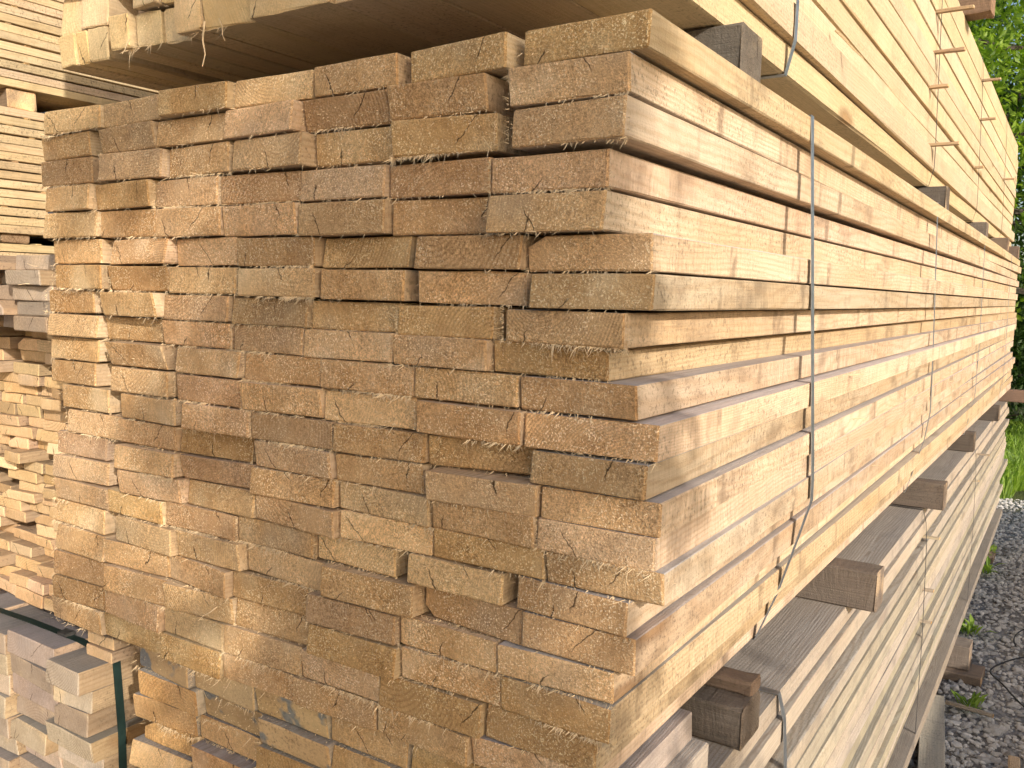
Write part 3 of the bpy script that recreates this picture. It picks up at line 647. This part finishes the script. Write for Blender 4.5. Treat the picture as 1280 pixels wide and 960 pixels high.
pkF = empty('board_pile', (-1.45, 2.0, zt0 + .08 + G0))
tag(pkF, 'loose pile of thin boards with uneven orange ends at the left edge', 'timber stack')
z = zt0 + .080; k = 0
ZFT = .618
while z < ZFT - .02:
    top5 = z > ZFT - .15
    h = rF.uniform(.0275, .0295) if top5 else rF.uniform(.0215, .0255)
    x = XF - .03 + rF.gauss(0, .018)
    if top5: x = XF - .012 + rF.gauss(0, .004)
    elif k < 5: x = XF - .02 - .028 * (5 - k) * .5
    n = 0
    while x > -1.62:
        w = rF.choice((.07, .085, .1, .115)) if not top5 else .125
        yo = .17 + rF.gauss(0, .010) + (.06 if rF.random() < .12 else 0)
        if top5: yo = .06 + rF.gauss(0, .012) if n == 0 else .08 + rF.gauss(0, .02)
        elif k < 5: yo = .12 + .015 * k + rF.gauss(0, .01) + (.10 if n == 0 and k > 1 else 0)
        me = board_mesh(w - .003, h - .0008, 3.8, rF, [M['f_side'], M['f_end'] if not top5 else M['g_end']], wob=.0008, skew=(rF.gauss(0, .05), rF.gauss(0, .08)),
                        wane=(rF.choice(('tl', 'tr')), .025, .014) if rF.random() < (.5 if top5 else .2) else None, bev=.0012)
        c_ = tint(rF, .12, .03)
        if top5: c_ = (c_[0] * .95, c_[1] * .95, c_[2] * .97, 1)
        link('board', me, pkF, (x - w / 2, yo, z + h / 2 + G0), (0, rF.gauss(0, .006), 0), c_)
        x -= w + (.001 if rF.random() < .8 else .012); n += 1
    z += h; k += 1

# ------------------------------------------------------------------ packages of thin planed boards behind, on the far left
rD = random.Random(71)
XD = -2.0
def thin_package(z0, z1, label, y0=-.35, L=5.0, th=.0215):
    p = empty('timber_package', (XD - .5, y0 + L / 2, z0 + G0)); tag(p, label, 'timber stack', None)
    z = z0; k = 0; rect = []
    shared = [board_mesh(w, th - .0012, L, rD, [M['d_side'], M['b_end']], wob=.0005, bev=.0012, ysegs=(1.2, 2.6, 3.9)) for w in (.1, .1, .1)]
    inner = board_mesh(.265, th - .0012, L, rD, [M['d_side'], M['b_end']], cheap=True, ysegs=())
    while z + th < z1:
        pair = k % 2 == 1
        for c in range(2):
            me = shared[rD.randrange(3)]
            link('board', me, p, (XD - .05 - c * .105 + (rD.gauss(0, .0025) if c == 0 else 0), y0 + rD.gauss(0, .02), z + th / 2 + G0), None, tint(rD, .07, .02))
        for c in range(3):
            link('board', inner, p, (XD - .345 - c * .27, y0, z + th / 2 + G0), None, tint(rD, .07))
        rect.append((XD - .5, XD - .5, 1.0, z + G0, z + th + G0, 5))
        z += th
        gap = .0030 if rD.random() < .72 else .0006
        if gap > .002:
            for y in (.50 + rD.gauss(0, .05), 1.1, 2.4):
                beam('spacer_lath', (XD - .001, y, z + G0), (XD - .2, y, z + G0), .016, gap, rD, [M['d_side'], M['b_end']], parent=p, wob=.0001, bev=.0004)
        z += gap; k += 1
    return p, rect, z
pD2, rD2, zD2 = thin_package(.705, 1.045, 'strapped package of thin pale boards behind the left edge, at middle height')
strap(pD2, rects_at(rD2, .56), .56, .008, plain('strap_blue_grey', (.10, .13, .18), .5, .3), slack=.002)
pD3, rD3, zD3 = thin_package(1.088, 1.72, 'topmost package of thin pale boards in the upper left corner')
pD1, rD1, zD1 = thin_package(.222, .690, 'lowest package of thin boards behind the mixed pile at the left edge')
for y, lab, zz in ((.50, 'short pale block between the two upper packages of thin boards', zD2), (2.4, 'hidden block between the two upper packages of thin boards', zD2), (.47, 'dark block between the two lower packages of thin boards', zD1), (2.4, 'hidden block between the two lower packages of thin boards', zD1)):
    tag(beam('wooden_bearer', (XD - .012, y, zz + G0), (XD - .95, y, zz + G0), .075, (1.088 if zz == zD2 else .705) - zz, rD, [M['bear'], M['bear_end']], color=(2.2, 1.9, 1.5, 1)), lab, 'block')
tag(beam('wooden_bearer', (XD - .02, .6, .1 + G0), (XD - .95, .6, .1 + G0), .1, .12, rD, [M['bear'], M['bear_end']]), 'bearer low beneath the lowest package of thin boards', 'block')
tag(beam('wooden_bearer', (XD - .02, 3.6, .1 + G0), (XD - .95, 3.6, .1 + G0), .1, .12, rD, [M['bear'], M['bear_end']]), 'rear bearer low beneath the lowest package of thin boards', 'block')
pE = empty('timber_package', (XD - .3, 2.0, 0)); tag(pE, 'squared timbers at the very bottom beneath the thin board packages', 'timber stack')
for i in range(6):
    for j in range(4): link('beam', board_mesh(.23, .19, 5.0, rD, [M['f_side'], M['f_end']], cheap=True), pE, (XD - .13 - j * .24, -.35, .1 + i * .193), None, tint(rD))

# ------------------------------------------------------------------ across the aisle, outside the picture: a stack added to shade the gravel
rR = random.Random(81)
pkR = empty('timber_package', (2.4, 2.9, 0)); tag(pkR, 'low stack of square beams added out of view on the right to shade the gravel', 'timber stack')
for i in range(4):
    for j in range(5):
        link('beam', board_mesh(.196, .194, 6.0, rR, [M['c_side'], M['c_end']], cheap=True), pkR, (2.0 + j * .2, -.1 + rR.gauss(0, .02), .1 + i * .2 + .085), None, tint(rR))
for y, nf in ((.3, 'near'), (4.4, 'far')):
    tag(beam('wooden_bearer', (1.88, y, .004), (2.95, y, .004), .12, .083, rR, [M['bear'], M['bear_end']]), 'bearer on the gravel under the %s end of the added shading stack of square beams' % nf, 'bearer', 'bearers under the added stack across the aisle')
# ------------------------------------------------------------------ things on the gravel
rg = random.Random(91)
tag(beam('grey_plank', (.155, 1.9, .014), (.017, 3.03, .014), .086, .03, rg, [M['c_side'], M['c_end']], color=(1.15, 1.22, 1.28, 1), wob=.0003, bev=.002), 'pale grey plank lying on the gravel along the lower package', 'plank')
tag(beam('stick', (.07, 3.0, .03), (.24, 2.97, .03), .02, .014, rg, [M['c_side'], M['c_end']], color=(.9, .9, .9, 1)), 'short thin stick lying across the gravel beside the grey plank', 'stick')
tag(beam('wood_offcut', (.345, 2.35, .02), (.33, 2.62, .02), .035, .04, rg, [M['a_side'], M['a_end']], color=(.9, .9, .9, 1)), 'yellowish offcut of wood on the gravel at the lower right corner', 'offcut')
def wire(name, pts, rad, mat, label, cat):
    cu = bpy.data.curves.new(name, 'CURVE'); cu.dimensions = '3D'; cu.bevel_depth = rad; cu.bevel_resolution = 2
    sp = cu.splines.new('NURBS'); sp.points.add(len(pts) - 1)
    for i, p in enumerate(pts): sp.points[i].co = (*p, 1)
    sp.use_endpoint_u = True; sp.order_u = 4; cu.materials.append(mat)
    tmp = bpy.data.objects.new(name, cu); col.objects.link(tmp)
    me = bpy.data.meshes.new_from_object(tmp.evaluated_get(bpy.context.evaluated_depsgraph_get()))
    bpy.data.objects.remove(tmp); bpy.data.curves.remove(cu)
    return tag(link(name, me), label, cat)
M['wire'] = plain('dull_wire', (.05, .05, .052), .6, .3)
wire('wire', [(.5, 3.9, .03), (.33, 3.75, .045), (.2, 3.55, .03), (.18, 3.42, .035), (.26, 3.3, .05), (.34, 3.1, .03), (.5, 2.95, .03)], .0035, M['wire'], 'looped dark wire lying on the gravel at the right edge', 'wire')
wire('bent_wire', [(.55, 4.35, .03), (.3, 4.25, .05), (.22, 4.0, .035), (.27, 3.85, .03)], .003, M['wire'], 'thin bent wire on the gravel behind the looped one', 'wire')

# ------------------------------------------------------------------ vegetation
def leaf_mat(name, c0, c1, trans=0.45):
    t = NT(name); at = t.n('ShaderNodeAttribute'); at.attribute_name = 'shade'
    c = t.mix(at.outputs['Fac'], c0, c1)
    t.put(t.bsdf.inputs['Base Color'], c); t.bsdf.inputs['Roughness'].default_value = .5
    tr = t.n('ShaderNodeBsdfTranslucent'); t.l(t.mix(1.0, c, (1.5, 1.6, .7), 'MULTIPLY'), tr.inputs[0])
    mx = t.n('ShaderNodeMixShader'); mx.inputs[0].default_value = trans
    t.l(t.bsdf.outputs[0], mx.inputs[1]); t.l(tr.outputs[0], mx.inputs[2]); t.l(mx.outputs[0], t.out.inputs[0])
    return t.mat
M['bark'] = plain('tree_bark', (.10, .08, .06), .9, 0, .4, 25.0, .01)
M['leaf'] = leaf_mat('ash_leaf', (.12, .21, .022), (.38, .50, .07), .5)
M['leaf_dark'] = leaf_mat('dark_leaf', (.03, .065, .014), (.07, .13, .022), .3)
M['grass'] = leaf_mat('grass_blade', (.14, .24, .03), (.34, .46, .08), .45)

def tube(V, F, a, b, ra_, rb_, n=7):
    d = (b - a).normalized(); s = d.orthogonal().normalized(); u = d.cross(s); o = len(V)
    for p, rr in ((a, ra_), (b, rb_)):
        for i in range(n):
            an = 2 * math.pi * i / n; V.append(tuple(p + (s * math.cos(an) + u * math.sin(an)) * rr))
    for i in range(n): F.append((o + i, o + (i + 1) % n, o + n + (i + 1) % n, o + n + i))
    F.append(tuple(o + i for i in range(n))[::-1]); F.append(tuple(o + n + i for i in range(n)))

def tree(pos, H, crown_z, rad, nclump, nleaf, leaf, mat, seed, label, name='leafy_tree', group=None, clr=.5):
    r = random.Random(seed); root = empty(name, pos); tag(root, label, 'bush' if name == 'bush' else 'tree', group)
    V = []; F = []; tips = []
    p = Vector((0, 0, 0)); tr = max(.03, H * .017); top = H * .8; segs = 7; last = p
    for i in range(segs):
        q = Vector((r.gauss(0, .06) * H * .12, r.gauss(0, .06) * H * .12, top * (i + 1) / segs))
        tube(V, F, last, q, tr * (1 - i / segs * .8), tr * (1 - (i + 1) / segs * .8)); last = q
        if q.z > crown_z * .8:
            for b in range(3):
                an = r.uniform(0, 6.28); ln = rad * r.uniform(.55, 1.0)
                e = q + Vector((math.cos(an) * ln, math.sin(an) * ln, r.uniform(.1, .5) * ln))
                m_ = q.lerp(e, .5) + Vector((0, 0, -.08 * ln))
                tube(V, F, q, m_, tr * .35, tr * .2, 5); tube(V, F, m_, e, tr * .2, tr * .06, 5); tips += [m_, e]
    o = bpy.data.objects.new('trunk', mesh('trunk', V, F, [M['bark']])); col.objects.link(o); o.parent = root
    V = []; F = []; SH = []
    zc = (crown_z + H) / 2; hz = (H - crown_z) / 2
    for c in range(nclump):
        if tips and r.random() < .35: cc = r.choice(tips) + Vector((r.gauss(0, .2), r.gauss(0, .2), r.gauss(0, .2)))
        else:
            d = Vector((r.gauss(0, 1), r.gauss(0, 1), r.gauss(0, 1))).normalized() * (r.random() ** .4)
            cc = Vector((d.x * rad, d.y * rad, zc + d.z * hz))
        cr = r.uniform(.6, 1.3) * clr; csh = r.uniform(.1, .9)
        droop = Vector((r.gauss(0, .4), r.gauss(0, .4), -1)).normalized()
        for l in range(nleaf):
            d = Vector((r.gauss(0, .5), r.gauss(0, .5), r.gauss(0, .34))) * cr
            p = cc + d; a = Vector((r.gauss(0, 1), r.gauss(0, 1), r.gauss(-.3, .6))).normalized()
            a = (a + droop * .5).normalized(); s = a.cross(Vector((r.gauss(0, .5), r.gauss(0, .5), 1))).normalized()
            ln = leaf * r.uniform(.6, 1.3); wd = ln * .24; nrm = a.cross(s)
            o_ = len(V)
            V += [tuple(p), tuple(p + a * ln * .5 + s * wd + nrm * wd * .3), tuple(p + a * ln), tuple(p + a * ln * .5 - s * wd + nrm * wd * .3)]
            F.append((o_, o_ + 1, o_ + 2, o_ + 3)); SH.append(max(0, min(1, csh + r.gauss(0, .22))))
    me = mesh('crown', V, F, [mat]); at = me.attributes.new('shade', 'FLOAT', 'FACE'); at.data.foreach_set('value', SH)
    o = bpy.data.objects.new('crown', me); col.objects.link(o); o.parent = root
    return root
tree((.15, 10.2, 0), 7.5, 1.9, 1.75, 150, 110, .10, M['leaf'], 1, 'bright sunlit leafy tree at the upper right edge behind the stack')
tree((-1.9, 11.6, 0), 8.5, 1.0, 2.0, 150, 90, .11, M['leaf'], 2, 'tall tree showing just past the far end of the stack')
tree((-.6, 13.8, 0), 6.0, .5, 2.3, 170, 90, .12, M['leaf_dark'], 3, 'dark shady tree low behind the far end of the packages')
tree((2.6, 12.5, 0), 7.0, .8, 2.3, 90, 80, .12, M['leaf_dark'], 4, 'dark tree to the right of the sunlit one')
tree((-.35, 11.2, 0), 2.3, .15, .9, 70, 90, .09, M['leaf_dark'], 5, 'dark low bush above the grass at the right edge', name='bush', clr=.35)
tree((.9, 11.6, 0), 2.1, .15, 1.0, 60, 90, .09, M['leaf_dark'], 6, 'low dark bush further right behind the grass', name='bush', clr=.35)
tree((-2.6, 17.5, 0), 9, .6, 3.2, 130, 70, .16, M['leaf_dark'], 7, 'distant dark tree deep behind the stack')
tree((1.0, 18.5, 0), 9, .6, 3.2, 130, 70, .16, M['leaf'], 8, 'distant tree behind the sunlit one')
tree((2.90, -1.975, 0), 4.7, .35, .13, 340, 50, .06, M['leaf'], 9, 'unseen slender young tree added beside the aisle to dapple the board ends', name='shade_sapling', clr=.125)  # added out of view, crown shaped to throw dappled shade on the board ends

def blades(name, n, area, hmin, hmax, seed, label, dens=None):
    r = random.Random(seed); V = []; F = []; SH = []
    for i in range(n):
        x = r.uniform(area[0], area[1]); y = r.uniform(area[2], area[3])
        if dens and mnoise.noise(Vector((x * 1.3, y * 1.3, seed))) + dens(x, y) < 0: continue
        h = r.uniform(hmin, hmax); an = r.uniform(0, 6.28); wd = h * .028 + .0015
        s = Vector((math.cos(an), math.sin(an), 0)) * wd; ln = Vector((r.gauss(0, .35), r.gauss(0, .35), 0)) * h
        o = len(V); b = Vector((x, y, 0)); m_ = b + ln * .35 + Vector((0, 0, h * .6)); e = b + ln + Vector((0, 0, h * r.uniform(.75, 1)))
        V += [tuple(b - s), tuple(b + s), tuple(m_ + s * .8), tuple(m_ - s * .8), tuple(e)]
        F += [(o, o + 1, o + 2, o + 3), (o + 3, o + 2, o + 4)]; q = max(0, min(1, r.gauss(.5, .28))); SH += [q, q]
    me = mesh(name, V, F, [M['grass']]); at = me.attributes.new('shade', 'FLOAT', 'FACE'); at.data.foreach_set('value', SH)
    return tag(link(name, me), label, 'grass', kind='stuff')
blades('grass', 26000, (-1.6, 1.8, 6.9, 12.0), .10, .34, 5, 'bright green grass growing past the end of the stack', lambda x, y: (y - 7.6) * .8)
def weed(x, y, h, seed, label):
    r = random.Random(seed); V = []; F = []; SH = []
    for i in range(26):
        an = r.uniform(0, 6.28); ln = h * r.uniform(.5, 1); el = r.uniform(.5, 1.3)
        d = Vector((math.cos(an) * math.cos(el), math.sin(an) * math.cos(el), math.sin(el))); s = Vector((-math.sin(an), math.cos(an), 0)) * ln * .09
        p = Vector((r.gauss(0, .02), r.gauss(0, .02), .01)); o = len(V); m_ = p + d * ln * .6; e = p + d * ln - Vector((0, 0, ln * .2))
        V += [tuple(p), tuple(m_ + s), tuple(e), tuple(m_ - s)]; F.append((o, o + 1, o + 2, o + 3)); SH.append(r.random())
    me = mesh('weed', V, F, [M['grass']]); at = me.attributes.new('shade', 'FLOAT', 'FACE'); at.data.foreach_set('value', SH)
    tag(link('weed', me, None, (x, y, 0)), label, 'weed')
weed(.16, 3.05, .10, 1, 'small green weed beside the flat plank and stick on the gravel')
weed(.06, 3.95, .12, 2, 'low weed at the foot of the lower package behind the block')
weed(.03, 5.1, .16, 3, 'leafy weed at the foot of the package, halfway to the grass')
weed(.0, 5.5, .16, 4, 'dark weed at the foot of the package nearest the grass')
weed(.16, 1.9, .08, 5, 'tiny weed beside the near end of the grey plank')
